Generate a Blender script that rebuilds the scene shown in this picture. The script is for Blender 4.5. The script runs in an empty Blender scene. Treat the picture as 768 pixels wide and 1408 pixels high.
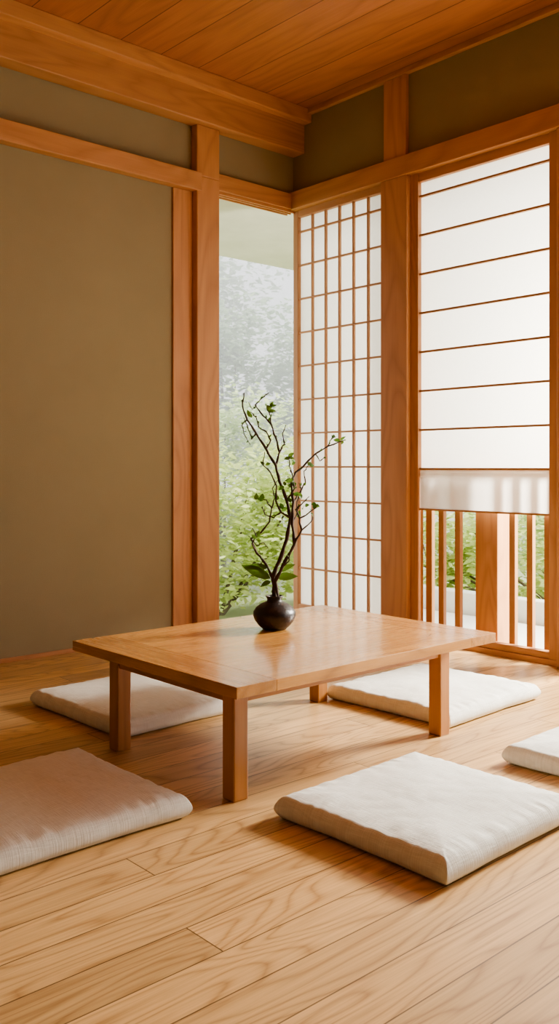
import bpy, bmesh, math, random
from mathutils import Vector, noise, Matrix
sc = bpy.context.scene
random.seed(7)

# ------------------------------------------------------------------ node helpers
class NT:
    def __init__(s, mat):
        mat.use_nodes = True
        s.t = mat.node_tree
        s.t.nodes.clear()
    def n(s, typ): return s.t.nodes.new(typ)
    def l(s, a, b): s.t.links.new(a, b)
    def math(s, op, a, b=None, c=None, clamp=False):
        nd = s.t.nodes.new('ShaderNodeMath'); nd.operation = op; nd.use_clamp = clamp
        for i, v in enumerate((a, b, c)):
            if v is None: continue
            if isinstance(v, (int, float)): nd.inputs[i].default_value = v
            else: s.l(v, nd.inputs[i])
        return nd.outputs[0]
    def mix(s, fac, a, b, blend='MIX'):
        nd = s.t.nodes.new('ShaderNodeMix'); nd.data_type = 'RGBA'; nd.blend_type = blend
        for i, v in ((0, fac), (6, a), (7, b)):
            if isinstance(v, (int, float)): nd.inputs[i].default_value = v
            elif isinstance(v, (tuple, list)): nd.inputs[i].default_value = (*v, 1) if len(v) == 3 else v
            else: s.l(v, nd.inputs[i])
        return nd.outputs[2]
    def comb(s, x, y, z):
        nd = s.t.nodes.new('ShaderNodeCombineXYZ')
        for i, v in enumerate((x, y, z)):
            if isinstance(v, (int, float)): nd.inputs[i].default_value = v
            else: s.l(v, nd.inputs[i])
        return nd.outputs[0]
    def noise(s, vec, scale, detail=3, rough=.5, dist=0):
        nd = s.t.nodes.new('ShaderNodeTexNoise')
        nd.inputs['Scale'].default_value = scale; nd.inputs['Detail'].default_value = detail
        nd.inputs['Roughness'].default_value = rough; nd.inputs['Distortion'].default_value = dist
        if vec is not None: s.l(vec, nd.inputs['Vector'])
        return nd.outputs[0]
    def bump(s, h, strength, dist=.01):
        nd = s.t.nodes.new('ShaderNodeBump'); nd.inputs['Strength'].default_value = strength
        nd.inputs['Distance'].default_value = dist
        s.l(h, nd.inputs['Height']); return nd.outputs[0]
    def out(s, shader):
        o = s.t.nodes.new('ShaderNodeOutputMaterial'); s.l(shader, o.inputs[0])

def srgb(r, g, b):
    f = lambda c: (c/255/12.92) if c/255 <= .04045 else ((c/255+.055)/1.055)**2.4
    return (f(r), f(g), f(b))

def wood(name, light, dark, axis=2, rough=.45, plank=None, ring=.5, tint=.15, coat=0., ringfreq=9, bumps=.15, sharp=1.6, fibre=.35, nsc=3.6, stretch=.16):
    """procedural timber; axis = grain direction; plank=(width,length,perp axis,gap)"""
    m = bpy.data.materials.new(name); t = NT(m)
    tc = t.n('ShaderNodeTexCoord'); oi = t.n('ShaderNodeObjectInfo')
    sp = t.n('ShaderNodeSeparateXYZ'); t.l(tc.outputs['Object'], sp.inputs[0])
    oth = [i for i in range(3) if i != axis]
    if plank: oth = [plank[2]] + [i for i in oth if i != plank[2]]
    L, P, Q = sp.outputs[axis], sp.outputs[oth[0]], sp.outputs[oth[1]]
    rnd = t.math('MULTIPLY', oi.outputs['Random'], 37.0)
    gap = None
    if plank:
        w, ln = plank[:2]
        pr = t.math('DIVIDE', P, w)
        row = t.math('FLOOR', pr)
        wn = t.n('ShaderNodeTexWhiteNoise'); wn.noise_dimensions = '1D'; t.l(row, wn.inputs['W'])
        lr = t.math('ADD', t.math('DIVIDE', L, ln), t.math('MULTIPLY', wn.outputs['Value'], 7.3))
        col = t.math('FLOOR', lr)
        wn2 = t.n('ShaderNodeTexWhiteNoise'); wn2.noise_dimensions = '2D'
        t.l(t.comb(row, col, 0), wn2.inputs['Vector'])
        pid = wn2.outputs['Value']
        rnd = t.math('MULTIPLY', pid, 53.0)
        dp = t.math('MULTIPLY', t.math('PINGPONG', pr, .5), w)
        dl = t.math('MULTIPLY', t.math('PINGPONG', lr, .5), ln)
        g1 = t.math('LESS_THAN', dp, plank[3])
        g2 = t.math('LESS_THAN', dl, plank[3])
        gap = t.math('MAXIMUM', g1, g2)
    else:
        pid = oi.outputs['Random']
    v = t.comb(t.math('ADD', t.math('MULTIPLY', L, stretch), rnd), P, t.math('ADD', Q, rnd))
    big = t.noise(v, nsc, 2, .5, .3)
    rings = t.math('PINGPONG', t.math('MULTIPLY', big, ringfreq*2), 1.0)
    rings = t.math('POWER', rings, sharp)
    v2 = t.comb(t.math('ADD', t.math('MULTIPLY', L, 2.6), rnd), t.math('MULTIPLY', P, 110), t.math('MULTIPLY', Q, 110))
    fib = t.noise(v2, 1.6, 4, .65)
    v3 = t.comb(t.math('ADD', t.math('MULTIPLY', L, .9), rnd), t.math('MULTIPLY', P, 14), t.math('MULTIPLY', Q, 14))
    band = t.noise(v3, 1.0, 3, .5)
    f = t.math('ADD', t.math('MULTIPLY', rings, ring*.55), t.math('MULTIPLY', fib, fibre))
    f = t.math('ADD', f, t.math('MULTIPLY', band, .45))
    f = t.math('SUBTRACT', f, .08+ring*.12+fibre*.3, clamp=True)
    c = t.mix(f, light, dark)
    pv = t.math('ADD', t.math('MULTIPLY', pid, tint*2), 1-tint)
    c = t.mix(1.0, c, t.comb(pv, pv, pv), 'MULTIPLY')
    h = t.math('MULTIPLY', fib, .5)
    if gap is not None:
        c = t.mix(t.math('MULTIPLY', gap, .75), c, tuple(x*.2 for x in dark))
        h = t.math('SUBTRACT', h, gap)
    b = t.n('ShaderNodeBsdfPrincipled')
    t.l(c, b.inputs['Base Color'])
    r = t.math('ADD', t.math('MULTIPLY', fib, .15), rough-.07); t.l(r, b.inputs['Roughness'])
    if coat:
        b.inputs['Coat Weight'].default_value = coat; b.inputs['Coat Roughness'].default_value = .12
    t.l(t.bump(h, bumps, .004), b.inputs['Normal'])
    t.out(b.outputs[0]); return m

def simple(name, col, rough=.7, col2=None, nscale=20, bumps=0, bscale=200):
    m = bpy.data.materials.new(name); t = NT(m)
    tc = t.n('ShaderNodeTexCoord')
    nz = t.noise(tc.outputs['Object'], nscale, 4, .6)
    c = t.mix(nz, col, col2 or tuple(x*.85 for x in col))
    b = t.n('ShaderNodeBsdfPrincipled'); t.l(c, b.inputs['Base Color'])
    b.inputs['Roughness'].default_value = rough
    if bumps:
        t.l(t.bump(t.noise(tc.outputs['Object'], bscale, 3, .6), bumps, .003), b.inputs['Normal'])
    t.out(b.outputs[0]); return m

def leafmat(name, a, b_, trans=.45):
    m = bpy.data.materials.new(name); t = NT(m)
    g = t.n('ShaderNodeNewGeometry')
    c = t.mix(g.outputs['Random Per Island'], a, b_)
    d = t.n('ShaderNodeBsdfPrincipled'); d.inputs['Roughness'].default_value = .5
    d.inputs['Specular IOR Level'].default_value = .25
    t.l(c, d.inputs['Base Color'])
    tr = t.n('ShaderNodeBsdfTranslucent'); t.l(c, tr.inputs[0])
    mx = t.n('ShaderNodeMixShader'); mx.inputs[0].default_value = trans
    t.l(d.outputs[0], mx.inputs[1]); t.l(tr.outputs[0], mx.inputs[2])
    t.out(mx.outputs[0]); return m

CL, CD = srgb(210, 156, 109), srgb(157, 104, 65)
cedar = [wood('cedar_grain_%s' % 'xyz'[i], CL, CD, i, .5, ring=.5, tint=.07, ringfreq=13) for i in range(3)]
lat = [wood('lattice_wood_%s' % 'xyz'[i], srgb(192, 143, 100), srgb(150, 104, 66), i, .55, ring=.2, tint=.05) for i in range(3)]
floor_m = wood('oak_floorboards', srgb(221, 182, 127), srgb(134, 92, 50), 0, .34, plank=(.128, 1.9, 1, .0017), ring=.74, tint=.17, ringfreq=22, sharp=3.0, fibre=.75, bumps=.22, nsc=4.6, stretch=.14)
ceil_m = wood('cedar_ceiling_boards', srgb(188, 123, 78), srgb(132, 79, 45), 1, .5, plank=(.26, 4.0, 0, .0028), ring=.5, tint=.12)
tt = wood('table_top_wood', srgb(218, 162, 95), srgb(144, 92, 43), 0, .26, plank=(.19, 9.0, 1, .00015), ring=.8, tint=.06, coat=.45, bumps=.04, ringfreq=18, sharp=2.2, nsc=4.2, fibre=.6)
tend = wood('table_end_wood', srgb(206, 150, 87), srgb(140, 90, 43), 1, .26, ring=.7, tint=.03, coat=.45, bumps=.04, ringfreq=18, fibre=.6)
tleg = [wood('table_leg_wood_%s' % 'xyz'[i], srgb(194, 137, 82), srgb(132, 84, 44), i, .38, ring=.55, tint=.04, coat=.15, ringfreq=12) for i in range(3)]
plaster = simple('olive_grey_plaster', srgb(163, 150, 119), .95, srgb(153, 141, 110), 3, .5, 320)
darkplaster = simple('bounce_cut_plaster', srgb(88, 84, 72), .95, srgb(82, 78, 66), 3, .25, 260)  # darker than the room plaster, to cut bounce light off the unseen walls
extplaster = simple('exterior_plaster', srgb(232, 230, 222), .95, srgb(190, 190, 178), 2.2, .2, 60)
concrete = simple('pale_concrete', srgb(220, 220, 212), .9, srgb(196, 198, 188), 5, .2, 80)
ground_m = simple('mossy_ground', srgb(170, 176, 140), .95, srgb(140, 148, 110), 3, .3, 30)

def paper_mat():
    m = bpy.data.materials.new('washi_paper'); t = NT(m)
    tc = t.n('ShaderNodeTexCoord')
    nz = t.noise(tc.outputs['Object'], 45, 5, .65)
    c = t.mix(nz, srgb(253, 252, 249), srgb(245, 244, 240))
    d = t.n('ShaderNodeBsdfDiffuse'); t.l(c, d.inputs[0])
    tr = t.n('ShaderNodeBsdfTranslucent'); t.l(c, tr.inputs[0])
    mx = t.n('ShaderNodeMixShader'); mx.inputs[0].default_value = .62
    t.l(d.outputs[0], mx.inputs[1]); t.l(tr.outputs[0], mx.inputs[2]); t.out(mx.outputs[0]); return m
paper = paper_mat()

def linen_mat():
    m = bpy.data.materials.new('natural_linen'); t = NT(m)
    tc = t.n('ShaderNodeTexCoord'); o = tc.outputs['Object']
    sp = t.n('ShaderNodeSeparateXYZ'); t.l(o, sp.inputs[0])
    a = t.noise(t.comb(t.math('MULTIPLY', sp.outputs[0], 18), t.math('MULTIPLY', sp.outputs[1], 280), sp.outputs[2]), 1, 3, .6)
    b2 = t.noise(t.comb(t.math('MULTIPLY', sp.outputs[0], 280), t.math('MULTIPLY', sp.outputs[1], 18), sp.outputs[2]), 1, 3, .6)
    w = t.math('ADD', a, b2)
    f = t.math('MULTIPLY', t.math('SUBTRACT', w, .6), 1.0, clamp=True)
    c = t.mix(f, srgb(246, 247, 240), srgb(214, 214, 204))
    b = t.n('ShaderNodeBsdfPrincipled'); t.l(c, b.inputs['Base Color']); b.inputs['Roughness'].default_value = .95
    b.inputs['Specular IOR Level'].default_value = .1
    t.l(t.bump(w, .45, .0025), b.inputs['Normal']); t.out(b.outputs[0]); return m
linen = linen_mat()

# ------------------------------------------------------------------ mesh helpers
def link(o, parent=None):
    sc.collection.objects.link(o)
    if parent: o.parent = parent
    return o
def empty(name, loc=(0, 0, 0)):
    e = bpy.data.objects.new(name, None); e.location = loc; e.empty_display_size = .1
    sc.collection.objects.link(e); return e
def boxes(name, lst, mat, parent=None, bevel=.003):
    """lst of (x0,x1,y0,y1,z0,z1); origin at the centre of the whole"""
    lo = Vector([min(b[i*2] for b in lst) for i in range(3)]); hi = Vector([max(b[i*2+1] for b in lst) for i in range(3)])
    c = (lo+hi)/2
    me = bpy.data.meshes.new(name); bm = bmesh.new()
    for b in lst:
        vs = [bm.verts.new((x-c.x, y-c.y, z-c.z)) for x in b[0:2] for y in b[2:4] for z in b[4:6]]
        for f in ((0, 1, 3, 2), (4, 6, 7, 5), (0, 4, 5, 1), (2, 3, 7, 6), (0, 2, 6, 4), (1, 5, 7, 3)):
            bm.faces.new([vs[i] for i in f])
    bmesh.ops.recalc_face_normals(bm, faces=bm.faces)
    bm.to_mesh(me); bm.free(); me.materials.append(mat)
    o = bpy.data.objects.new(name, me)
    o.location = c
    link(o)
    if parent:
        o.parent = parent; o.location = c - parent.location
    if bevel:
        md = o.modifiers.new('bevel', 'BEVEL'); md.width = bevel; md.segments = 2; md.limit_method = 'ANGLE'
    return o

# ------------------------------------------------------------------ room shell (corner at origin, inside is -X,-Y)
CZ = 3.31
boxes('floor', [(-6.6, .02, -6.6, .02, -.06, 0)], floor_m, bevel=0)
boxes('ceiling', [(-6.6, .1, -6.6, .1, CZ, CZ+.06)], ceil_m, bevel=0)
boxes('wall_north', [(-6.6, -.93, .0, .12, 0, CZ), (-.93, .12, .0, .12, 2.74, CZ)], plaster, bevel=0)
boxes('wall_east', [(.0, .12, -6.6, .0, 2.74, CZ), (.0, .12, -6.6, -5.6, 0, 2.74)], plaster, bevel=0)
boxes('wall_south', [(-6.6, .12, -6.72, -6.6, 0, CZ)], darkplaster, bevel=0)
boxes('wall_west', [(-6.72, -6.6, -6.6, .12, 0, CZ)], darkplaster, bevel=0)
boxes('ceiling_beam', [(-6.6, 0, -.11, 0, 3.04, 3.235)], cedar[0], bevel=.006)
boxes('trim_1', [(-6.6, 0, -.175, 0, 3.225, CZ)], cedar[0], bevel=.005)
boxes('trim_2', [(-6.6, -.80, -.065, 0, 2.645, 2.755)], cedar[0], bevel=.004)
boxes('trim_3', [(-.66, -.0, -.03, .09, 2.69, 2.79), (-.66, 0, -.012, .0, 2.672, 2.69), (-.66, 0, .02, .032, 2.672, 2.69), (-.66, 0, .055, .067, 2.672, 2.69)], cedar[0], bevel=.002)
boxes('baseboard_north', [(-6.6, -.96, -.012, 0, 0, .022)], cedar[0], bevel=.002)
boxes('trim_12', [(-.835, -.665, -.06, .10, 0, 2.735), (-.835, -.665, -.06, 0, 2.735, 3.04)], cedar[2], bevel=.006)  # main wooden post of the north wall, floor to beam
boxes('trim_4', [(-.975, -.835, -.015, .08, 0, 2.645)], cedar[2], bevel=.004)
boxes('trim_5', [(-.665, 0.0, .0, .10, -.01, .03)], cedar[0], bevel=.003)
boxes('trim_6', [(-.035, .0, -6.6, -.175, 3.275, CZ)], cedar[1], bevel=.003)
boxes('trim_7', [(-.045, .09, -6.6, -.0, 2.685, 2.80)], cedar[1], bevel=.004)
boxes('trim_9', [(-.04, .11, -1.0, -.80, 0, 2.685)], cedar[2], bevel=.005)  # wooden post between the shoji screen and the next window
boxes('trim_10', [(-.03, .0, -.985, -.815, 2.80, 3.275)], cedar[2], bevel=.005)  # upper part of the same wooden post, above the rail
boxes('trim_11', [(-.04, .11, -2.12, -1.96, 0, 2.685)], cedar[2], bevel=.005)  # wooden post between the second window and the further bay
boxes('trim_8', [(-.01, .10, -5.6, .0, -.01, .03)], cedar[1], bevel=.002)

# ------------------------------------------------------------------ shoji lattice screen (window_1)
w1 = empty('window_1', (.03, -.4, 1.35))
boxes('frame', [(.0, .04, -.045, -.0, .03, 2.69), (.0, .04, -.80, -.775, .03, 2.69)], lat[2], w1)
boxes('frame_rail', [(.0, .04, -.775, -.045, 2.64, 2.69), (.0, .04, -.775, -.045, .03, .10)], lat[1], w1)
n = 6; ya, yb = -.045, -.775
vb = [ya+(yb-ya)*i/n for i in range(1, n)]
boxes('lattice_vertical', [(.008, .026, y-.0065, y+.0065, .10, 2.64) for y in vb], lat[2], w1, .001)
hb = [1.0+.2205*k for k in range(-4, 8)]
boxes('lattice_horizontal', [(.006, .024, yb, ya, z-.0055, z+.0055) for z in hb if .12 < z < 2.62], lat[1], w1, .001)
boxes('paper', [(.027, .029, yb-.005, ya+.005, .09, 2.65)], paper, w1, 0)

# ------------------------------------------------------------------ snow viewing window (window_2)
w2 = empty('window_2', (.03, -1.45, 1.35))
ya, yb = -1.055, -1.90
boxes('frame_stile', [(-.005, .045, ya, -1.0, .03, 2.69), (-.01, .045, -1.96, yb, .03, 2.69)], cedar[2], w2)
boxes('frame_rail', [(.0, .045, yb, ya, 2.635, 2.69), (.0, .045, yb, ya, .03, .065)], cedar[1], w2)
zb = [2.553-.2235*k for k in range(8)]
boxes('lattice_bar', [(.006, .024, yb, ya, z-.006, z+.006) for z in zb], lat[1], w2, .001)
boxes('paper', [(.025, .027, yb-.003, ya+.003, zb[-1], 2.64)], paper, w2, 0)
boxes('paper_band', [(.010, .012, yb+.004, ya-.004, .762, zb[-1]-.005)], paper, w2, 0)
boxes('paper_hem', [(.004, .018, yb+.004, ya-.004, .752, .762)], lat[1], w2, .001)
ys = [(-1.085, .022), (-1.172, .018), (-1.286, .018), (-1.641, .018), (-1.747, .018), (-1.85, .018)]
boxes('baluster', [(.055, .085, y-w, y+w, .03, 1.0) for y, w in ys], lat[2], w2, .003)
boxes('guard_rail', [(.05, .09, -1.93, -1.0, .97, 1.0)], lat[1], w2, .003)
boxes('newel_post', [(.10, .24, -1.52, -1.375, -.10, 1.0)], cedar[2], w2, .005)

# further bay, outside the view: open sliding doors
w3 = empty('window_3', (.03, -3.9, 1.35))
boxes('frame_stile', [(.0, .045, y-.025, y+.025, .03, 2.69) for y in (-2.16, -3.28, -4.42, -5.56)], cedar[2], w3)
boxes('frame_rail', [(.0, .045, -5.58, -2.14, 2.64, 2.69), (.0, .045, -5.58, -2.14, .03, .07)], cedar[1], w3)

# ------------------------------------------------------------------ exterior
boxes('plastered_eave', [(-3, 3.2, .13, 1.55, 2.76, 2.9), (-2.9, -2.7, 1.3, 1.5, -.5, 2.76)], extplaster, None, 0)
boxes('sun_block_east', [(.14, 1.35, -6.6, -2.1, 2.95, 3.05), (1.2, 1.3, -6.5, -6.4, -.1, 2.95)], extplaster, None, 0)  # unseen slab on a post, added to block direct sun at the open bay
boxes('veranda_deck', [(.14, 1.46, -6.6, .6, -.5, -.1)], concrete, None, .005)
boxes('parapet_wall', [(1.5, 1.62, -6, .6, -.5, .06)], concrete, None, .01)
boxes('garden_ground', [(-12, 22, -14, 22, -.6, -.5)], ground_m, None, 0)

def foliage(name, blobs, n, size, mat, seed, ylim=(-99, 99), cut=-.12):
    rnd = random.Random(seed); V = []; F = []
    for i in range(n):
        (cx, cy, cz, rx, ry, rz) = rnd.choice(blobs)
        d = Vector((rnd.gauss(0, 1), rnd.gauss(0, 1), rnd.gauss(0, 1))).normalized()
        r = rnd.uniform(.35, 1.0)**.6
        r *= 1+.6*noise.noise(d*2.4+Vector((cx, cy, cz)))
        p = Vector((cx+d.x*rx*r, cy+d.y*ry*r, cz+d.z*rz*r))
        if not (ylim[0] < p.y < ylim[1]) or p.z < -.48: continue
        g = noise.noise(p*2.2/ max(rx, .8)*1.6)
        if g < cut and rnd.random() < .85: continue
        s = size*rnd.uniform(.6, 1.3)
        q = Matrix.Rotation(rnd.uniform(0, 6.28), 3, 'Z') @ Matrix.Rotation(rnd.uniform(-.9, .9), 3, 'X') @ Matrix.Rotation(rnd.uniform(-.6, .6), 3, 'Y')
        b = len(V)
        for a in ((-1, 0, 0), (-.3, .42, .08), (.45, .34, .06), (1, 0, -.12), (.45, -.34, .06), (-.3, -.42, .08)):
            V.append(p + q @ (Vector(a)*s))
        F.append([b, b+1, b+2, b+3, b+4, b+5])
    o0 = Vector(blobs[0][:3])
    me = bpy.data.meshes.new(name); me.from_pydata([v-o0 for v in V], [], F); me.materials.append(mat)
    e = empty(name, o0)
    o = bpy.data.objects.new('leaves', me); link(o, e)
    cu = bpy.data.curves.new('stems', 'CURVE'); cu.dimensions = '3D'; cu.bevel_depth = 1; cu.bevel_resolution = 1
    for (cx, cy, cz, rx, ry, rz) in blobs:
        for k in range(3):
            sp = cu.splines.new('POLY'); sp.points.add(4)
            ex, ey = rnd.uniform(-.5, .5)*rx, rnd.uniform(-.5, .5)*ry
            for j in range(5):
                f = j/4
                p = Vector((o0.x+(cx-o0.x)*min(1, f*1.3)+ex*f, o0.y+(cy-o0.y)*min(1, f*1.3)+ey*f, -.52+(cz+.5*rz+.52)*f))-o0
                sp.points[j].co = (*p, 1); sp.points[j].radius = .012*(rz+.6)*(1.3-f)
    cu.materials.append(bark)
    link(bpy.data.objects.new('stems', cu), e)
    return e
bark = simple('grey_bark', srgb(120, 108, 90), .9, srgb(90, 80, 66), 12)
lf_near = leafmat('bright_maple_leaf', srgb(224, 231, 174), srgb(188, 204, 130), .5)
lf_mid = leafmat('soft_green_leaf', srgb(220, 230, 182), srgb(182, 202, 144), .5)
lf_far = leafmat('misty_leaf', srgb(194, 212, 178), srgb(144, 172, 132), .5)  # pale grey-green puts the distance haze into the leaf colour
foliage('garden_shrub', [(1.6, 2.8, .3, .9, .7, .8), (2.6, 2.8, .5, .8, .7, .8), (.8, 2.9, .2, .8, .6, .7)], 13000, .05, lf_near, 1, (1.65, 3.55))
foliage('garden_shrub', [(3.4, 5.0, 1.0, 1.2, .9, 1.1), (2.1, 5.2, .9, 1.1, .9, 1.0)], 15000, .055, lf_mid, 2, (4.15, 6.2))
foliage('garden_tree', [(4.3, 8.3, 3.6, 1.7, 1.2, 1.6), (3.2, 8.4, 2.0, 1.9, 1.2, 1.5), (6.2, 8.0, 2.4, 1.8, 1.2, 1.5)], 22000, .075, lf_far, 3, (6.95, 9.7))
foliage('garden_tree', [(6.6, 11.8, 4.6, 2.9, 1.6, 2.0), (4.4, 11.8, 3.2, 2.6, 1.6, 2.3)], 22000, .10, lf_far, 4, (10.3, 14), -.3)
foliage('garden_shrub', [(2.6, -1.0, .05, .7, .7, .65), (2.9, .2, .1, .8, .7, .7), (2.5, .85, .1, .6, .5, .6)], 12000, .045, lf_near, 5, (-9, 1.6))
foliage('garden_shrub', [(4.6, -.6, .5, 1, 1.2, 1.0), (4.7, .4, .5, 1.1, .9, 1.1)], 9000, .07, lf_mid, 6, (-9, 1.6))

# banks of morning mist drifting between the rows of planting (homogeneous volumes)
def mistmat(name, dens):
    mm = bpy.data.materials.new(name); t = NT(mm)
    v = t.n('ShaderNodeVolumeScatter'); v.inputs['Color'].default_value = (1, 1, 1, 1); v.inputs['Density'].default_value = dens
    o = t.n('ShaderNodeOutputMaterial'); t.l(v.outputs[0], o.inputs['Volume']); return mm
boxes('mist_bank', [(-2, 14, 3.68, 4.02, -.49, 6.2)], mistmat('thin_mist', .6), None, 0)
boxes('mist_bank', [(-2, 14, 6.35, 6.80, -.49, 7.0)], mistmat('mid_mist', .85), None, 0)
boxes('mist_bank', [(-2, 14, 9.85, 10.15, -.49, 8.0)], mistmat('deep_mist', 1.3), None, 0)

# ------------------------------------------------------------------ low table
TX0, TX1, TY0, TY1, TZ = -2.465, -1.225, -2.42, -1.505, .385
TH = .034
tb = empty('low_table', ((TX0+TX1)/2, (TY0+TY1)/2, 0))
boxes('top_panel', [(TX0+.15, TX1-.15, TY0, TY1, TZ-TH, TZ)], tt, tb, .0012)
boxes('breadboard_end', [(TX0, TX0+.15, TY0, TY1, TZ-TH, TZ)], tend, tb, .0012)
boxes('breadboard_end', [(TX1-.15, TX1, TY0, TY1, TZ-TH, TZ)], tend, tb, .0012)
lx0, lx1, ly0, ly1, lw = -2.365, -1.325, -2.285, -1.585, .056
k = 1
for x in (lx0, lx1-lw):
    for y in (ly0, ly1-lw):
        boxes('leg_%d' % k, [(x, x+lw, y, y+lw, 0, TZ-TH)], tleg[2], tb, .004); k += 1
az0, az1 = .292, TZ-TH
boxes('apron_long', [(lx0+lw, lx1-lw, ly0+.008, ly0+.03, az0, az1), (lx0+lw, lx1-lw, ly1-.03, ly1-.008, az0, az1)], tleg[0], tb, .002)
boxes('apron_short', [(lx0+.008, lx0+.03, ly0+lw, ly1-lw, az0, az1), (lx1-.03, lx1-.008, ly0+lw, ly1-lw, az0, az1)], tleg[1], tb, .002)

# ------------------------------------------------------------------ floor cushions
def cushion(cx, cy, sx, sy, rot, seed, T=.074):
    N = 120; rnd = random.Random(seed); off = Vector((rnd.uniform(0, 50), rnd.uniform(0, 50), 0))
    V = []; F = []; hx, hy = sx/2, sy/2; idx = {}
    def pos(i, j, top):
        u = -1+2*i/N; v = -1+2*j/N
        u = math.copysign(1-(1-abs(u))**1.7, u); v = math.copysign(1-(1-abs(v))**1.7, v)
        dx, dy = (1-abs(u))*hx, (1-abs(v))*hy
        R = .025
        a = min(dx/R, 1); b = min(dy/R, 1)
        pa = (max(0, 1-(1-a)**2.2))**(1/2.2); pb = (max(0, 1-(1-b)**2.2))**(1/2.2)
        prof = min(pa, pb)*.7+pa*pb*.3
        x = u*hx*(1-.014*(1-v*v)); y = v*hy*(1-.014*(1-u*u))
        P = Vector((x, y, 0))+off
        wob = noise.noise(P*5)*.006+noise.noise(P*2.3)*.006+abs(noise.noise(P*12))*.0028
        q = x if abs(v) > abs(u) else y
        d = min(dx, dy)
        gat = (noise.noise(Vector((q*26, seed*3.1, 0)))+.5*noise.noise(Vector((q*60, seed*5.1, 2))))*.0032*math.exp(-((d-.03)/.03)**2)
        dome = .018*(1-math.exp(-d/.09))
        x += noise.noise(Vector((y*6, seed, 0)))*.005*abs(u); y += noise.noise(Vector((x*6, seed, 5)))*.005*abs(v)
        m = .028
        if top:
            z = m+(T-.014-m)*prof+prof*(gat+dome+wob*(1-math.exp(-d/.05)))
        else:
            z = m-m*prof
        if d < .004:
            s = 1+.005*(1-d/.004); x *= s; y *= s
        return (x, y, max(z, 0))
    for top in (True, False):
        for i in range(N+1):
            for j in range(N+1):
                rim = i in (0, N) or j in (0, N)
                if rim and not top: idx[(i, j, False)] = idx[(i, j, True)]; continue
                idx[(i, j, top)] = len(V); V.append(pos(i, j, top))
    for top in (True, False):
        for i in range(N):
            for j in range(N):
                q = [idx[(i, j, top)], idx[(i+1, j, top)], idx[(i+1, j+1, top)], idx[(i, j+1, top)]]
                F.append(q if top else q[::-1])
    me = bpy.data.meshes.new('floor_cushion'); me.from_pydata(V, [], F); me.materials.append(linen)
    for p in me.polygons: p.use_smooth = True
    o = bpy.data.objects.new('floor_cushion', me); o.location = (cx, cy, 0.0005); o.rotation_euler = (0, 0, math.radians(rot))
    link(o)
cushion(-2.03, -2.745, .63, .60, 1, 1)
cushion(-2.835, -1.975, .62, .63, 0, 2)
cushion(-2.035, -1.19, .52, .68, 1, 3)
cushion(-.965, -1.925, .66, .64, 2, 4)
cushion(-1.15, -2.915, .62, .62, 1, 5)

# ------------------------------------------------------------------ vase (lathe)
vx, vy = -1.783, -1.813
prof = [(0, 0), (.040, 0), (.046, .003), (.060, .016), (.074, .034), (.081, .052), (.080, .067), (.070, .083), (.052, .096), (.036, .103),
        (.0285, .108), (.0275, .114), (.031, .121), (.034, .125), (.0335, .1275), (.030, .127), (.025, .120), (.023, .108), (.030, .098), (.05, .08), (.05, .03), (0, .02)]
me = bpy.data.meshes.new('ceramic_vase'); bm = bmesh.new(); rings = []
S = 64
for r, z in prof:
    rings.append([bm.verts.new((r*math.cos(2*math.pi*i/S), r*math.sin(2*math.pi*i/S), z)) for i in range(S)] if r > 0 else [bm.verts.new((0, 0, z))])
for a, b in zip(rings, rings[1:]):
    for i in range(S):
        j = (i+1) % S
        if len(a) == 1: bm.faces.new((a[0], b[j], b[i]))
        elif len(b) == 1: bm.faces.new((a[i], a[j], b[0]))
        else: bm.faces.new((a[i], a[j], b[j], b[i]))
for f in bm.faces: f.smooth = True
bmesh.ops.recalc_face_normals(bm, faces=bm.faces)
bm.to_mesh(me); bm.free()
me.materials.append(simple('dark_stoneware', srgb(56, 47, 46), .36, srgb(36, 30, 30), 14, .5, 90))
vs = bpy.data.objects.new('ceramic_vase', me); vs.location = (vx, vy, TZ); link(vs)

# ------------------------------------------------------------------ budding branch
U = .00276
R3 = Vector((.7426, -.6696, 0)); D3 = Vector((.6697, .7427, 0))   # spreads across the room diagonal
def bp(a, b, d=0): return R3*((a-377)*U)+D3*d+Vector((0, 0, .509-TZ-.0+(820-b)*U))
arr = empty('budding_branch', (vx, vy, TZ))
cu = bpy.data.curves.new('stems', 'CURVE'); cu.dimensions = '3D'; cu.bevel_depth = 1; cu.bevel_resolution = 3
rb = random.Random(11); nodes_ = []
def branch(pts, r0, r1):
    r0 *= 1.12; r1 *= 1.15
    sp = cu.splines.new('POLY'); dense = []
    P = [bp(*p) for p in pts]
    for i in range(len(P)-1):
        for s in range(3):
            q = P[i].lerp(P[i+1], s/3)
            if s: q = q+Vector((rb.uniform(-1, 1), rb.uniform(-1, 1), rb.uniform(-1, 1)))*.0022
            dense.append(q)
    dense.append(P[-1]); sp.points.add(len(dense)-1)
    for i, q in enumerate(dense):
        f = i/(len(dense)-1); sp.points[i].co = (*q, 1); sp.points[i].radius = (r0+(r1-r0)*f)*(1+.18*math.sin(i*2.1))
    nodes_.extend([(dense[i], (dense[min(i+1, len(dense)-1)]-dense[i-1]).normalized()) for i in range(1, len(dense))])
branch([(377, 850, 0), (378, 822, 0), (375, 797, .01), (384, 772, .015), (394, 742, .01), (399, 712, 0), (394, 688, -.01), (384, 662, -.02), (379, 640, -.03), (366, 618, -.03), (352, 596, -.04), (340, 578, -.05), (334, 560, -.05), (336, 542, -.06)], .0085, .0022)
branch([(380, 845, .004), (381, 820, .006), (378, 800, 0), (388, 778, -.02), (404, 748, -.03), (401, 720, -.03), (403, 690, -.02), (400, 664, 0), (406, 650, .02), (420, 638, .04), (434, 624, .05), (452, 613, .07), (474, 605, .08)], .007, .002)
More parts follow.
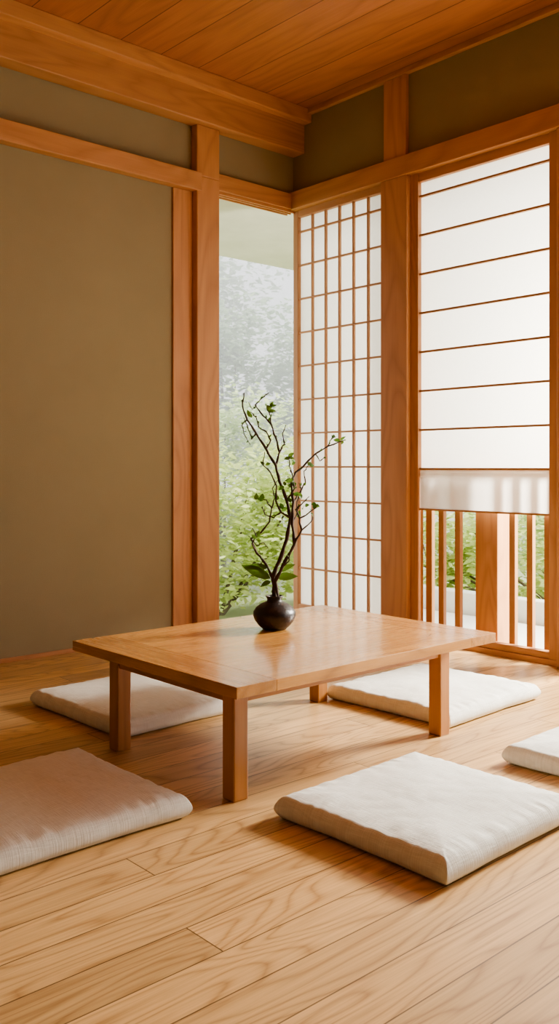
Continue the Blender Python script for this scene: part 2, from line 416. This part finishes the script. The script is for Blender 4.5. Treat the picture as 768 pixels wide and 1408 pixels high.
branch([(379, 640, -.03), (384, 622, 0), (379, 602, .02), (373, 584, .03), (361, 571, .03), (350, 556, .04), (358, 548, .04), (369, 539, .05)], .0038, .0016)
branch([(373, 584, .03), (370, 568, .02), (366, 558, .01)], .0025, .0014)
branch([(375, 797, .01), (366, 778, .03), (352, 762, .05), (344, 742, .05), (358, 734, .06), (370, 719, .06), (373, 700, .05), (366, 688, .04), (352, 686, .05)], .0048, .0016)
branch([(352, 762, .05), (346, 748, .02), (352, 738, .01), (347, 726, 0)], .003, .0013)
branch([(399, 712, 0), (386, 704, -.02), (379, 688, -.03), (380, 668, -.05), (372, 650, -.05), (362, 640, -.06), (364, 622, -.07)], .004, .0014)
branch([(404, 748, -.03), (414, 728, -.04), (411, 712, -.04), (424, 704, -.05), (434, 697, -.06)], .004, .0014)
branch([(411, 712, -.04), (406, 700, -.05), (416, 690, -.06), (424, 682, -.06)], .003, .0013)
branch([(414, 728, -.04), (428, 716, -.02), (430, 708, 0)], .0025, .0013)
branch([(403, 690, -.02), (412, 678, .02), (420, 664, .04), (418, 648, .04), (424, 640, .04)], .003, .0013)
branch([(394, 688, -.01), (404, 672, -.03), (402, 655, -.04), (397, 640, -.05), (398, 628, -.05)], .003, .0013)
branch([(352, 596, -.04), (346, 604, -.02), (341, 590, 0), (335, 574, 0)], .0028, .0013)
branch([(366, 618, -.03), (372, 606, -.02), (366, 594, -.01), (356, 588, .0), (352, 574, .0), (344, 566, .02)], .003, .0013)
branch([(384, 622, 0), (391, 610, .02), (388, 596, .03), (393, 584, .03)], .0028, .0013)
branch([(386, 704, -.02), (376, 712, .0), (364, 708, .01), (360, 696, .01)], .0028, .0013)
branch([(434, 624, .05), (440, 634, .05), (447, 628, .05)], .002, .0012)
branch([(452, 613, .07), (456, 604, .06), (463, 600, .06)], .002, .0012)
branch([(388, 778, -.02), (397, 770, -.03), (399, 758, -.04)], .003, .0014)
branch([(373, 700, .05), (378, 684, .04), (374, 672, .03), (382, 660, .03)], .0026, .0012)
branch([(344, 742, .05), (352, 752, .06), (362, 748, .07), (368, 756, .07)], .0024, .0012)
branch([(401, 720, -.03), (409, 706, .0), (408, 690, .01), (414, 676, .02), (411, 664, .02)], .0026, .0012)
branch([(340, 578, -.05), (333, 586, -.04), (336, 598, -.03), (344, 612, -.02)], .0022, .0012)
branch([(352, 556, .04), (346, 562, .05), (341, 552, .05)], .002, .0011)
bk = simple('dark_twig_bark', srgb(86, 64, 48), .8, srgb(52, 38, 30), 60, .3, 300)
cu.materials.append(bk)
link(bpy.data.objects.new('stems', cu), arr)
V = []; F = []
def leaf(p, d, up, L, W):
    d = d.normalized(); s = d.cross(up).normalized(); nrm = s.cross(d)
    b = len(V); K = 7
    for i in range(K):
        f = i/(K-1); w = W*max(0, math.sin(math.pi*min(1, f**.8)))**.9*.5
        c = p+d*(L*f)+nrm*(-.22*L*f*f)
        V.extend([c+s*w+nrm*w*.35, c, c-s*w+nrm*w*.35])
    for i in range(K-1):
        a = b+i*3; F.append([a, a+1, a+4, a+3]); F.append([a+1, a+2, a+5, a+4])
def lf(a, b, dx, dz, L, W, dep=0): leaf(bp(a, b, dep), R3*dx+Vector((0, 0, dz))+D3*rb.uniform(-.4, .4), Vector((rb.uniform(-.5, .5), rb.uniform(-.5, .5), .5))-D3, L, W)
lf(372, 796, -1, .5, .125, .040, .01); lf(368, 782, -1, .15, .085, .028, .02); lf(380, 794, 1, .12, .08, .032); lf(384, 786, .8, .5, .065, .026)
lf(372, 798, -.6, -.2, .045, .022, -.03)
for a, b in ((352, 687), (358, 689), (404, 636), (401, 660), (393, 668), (432, 694), (370, 566), (344, 574), (470, 606), (400, 690), (411, 712), (387, 700), (378, 688), (398, 630), (374, 560), (368, 563), (428, 700), (392, 698), (352, 740), (412, 680), (422, 640), (364, 640), (406, 668), (418, 696)):
    for q in range(rb.choice((2, 2, 3))):
        lf(a+rb.uniform(-3, 3), b, rb.uniform(-1, 1), rb.uniform(-.3, 1), rb.uniform(.018, .034), rb.uniform(.012, .019), rb.uniform(-.03, .03))
for p, d in nodes_:
    if rb.random() < .42:
        leaf(p, d+Vector((rb.uniform(-1, 1), rb.uniform(-1, 1), rb.uniform(-.2, 1))), Vector((rb.uniform(-.5, .5), -.5, .5)), rb.uniform(.009, .018), rb.uniform(.006, .011))
me = bpy.data.meshes.new('leaves'); me.from_pydata(V, [], F)
for p in me.polygons: p.use_smooth = True
me.materials.append(leafmat('branch_leaf', srgb(112, 146, 66), srgb(70, 104, 46), .35))
link(bpy.data.objects.new('leaves', me), arr)

# ------------------------------------------------------------------ light
w = bpy.data.worlds.new('overcast_sky'); sc.world = w; w.use_nodes = True
bg = w.node_tree.nodes['Background']; bg.inputs[0].default_value = (.97, .985, 1, 1); bg.inputs[1].default_value = 2.9
def area(name, loc, tgt, sx, sy, e, col=(1, .95, .85)):
    l = bpy.data.lights.new(name, 'AREA'); l.shape = 'RECTANGLE'; l.size = sx; l.size_y = sy; l.energy = e; l.color = col
    o = bpy.data.objects.new(name, l); o.location = loc
    o.rotation_euler = (Vector(tgt)-Vector(loc)).to_track_quat('-Z', 'Y').to_euler(); link(o)
area('added_fill_east', (1.2, -2.85, 1.6), (-2.2, -2.3, .1), .6, .6, 370)  # added fill lamp outside the unseen east bay, brightens the interior
sun = bpy.data.lights.new('hazy_sun', 'SUN'); sun.energy = 7; sun.angle = math.radians(12); sun.color = (1, .95, .84)
so = bpy.data.objects.new('hazy_sun', sun); so.rotation_euler = Vector((-.35, -.3, -1)).to_track_quat('-Z', 'Y').to_euler(); link(so)

# ------------------------------------------------------------------ camera
cam = bpy.data.cameras.new('camera'); co = bpy.data.objects.new('camera', cam); link(co)
co.location = (-4.059, -4.366, 1.0); co.rotation_euler = (math.radians(90), 0, math.radians(-42.04))
cam.sensor_fit = 'VERTICAL'; cam.sensor_height = 36; cam.lens = 1240/1408*36
cam.shift_y = -62/1408
cam.clip_start = .05
sc.camera = co
sc.view_settings.view_transform = 'AgX'
sc.view_settings.look = 'AgX - Medium High Contrast'
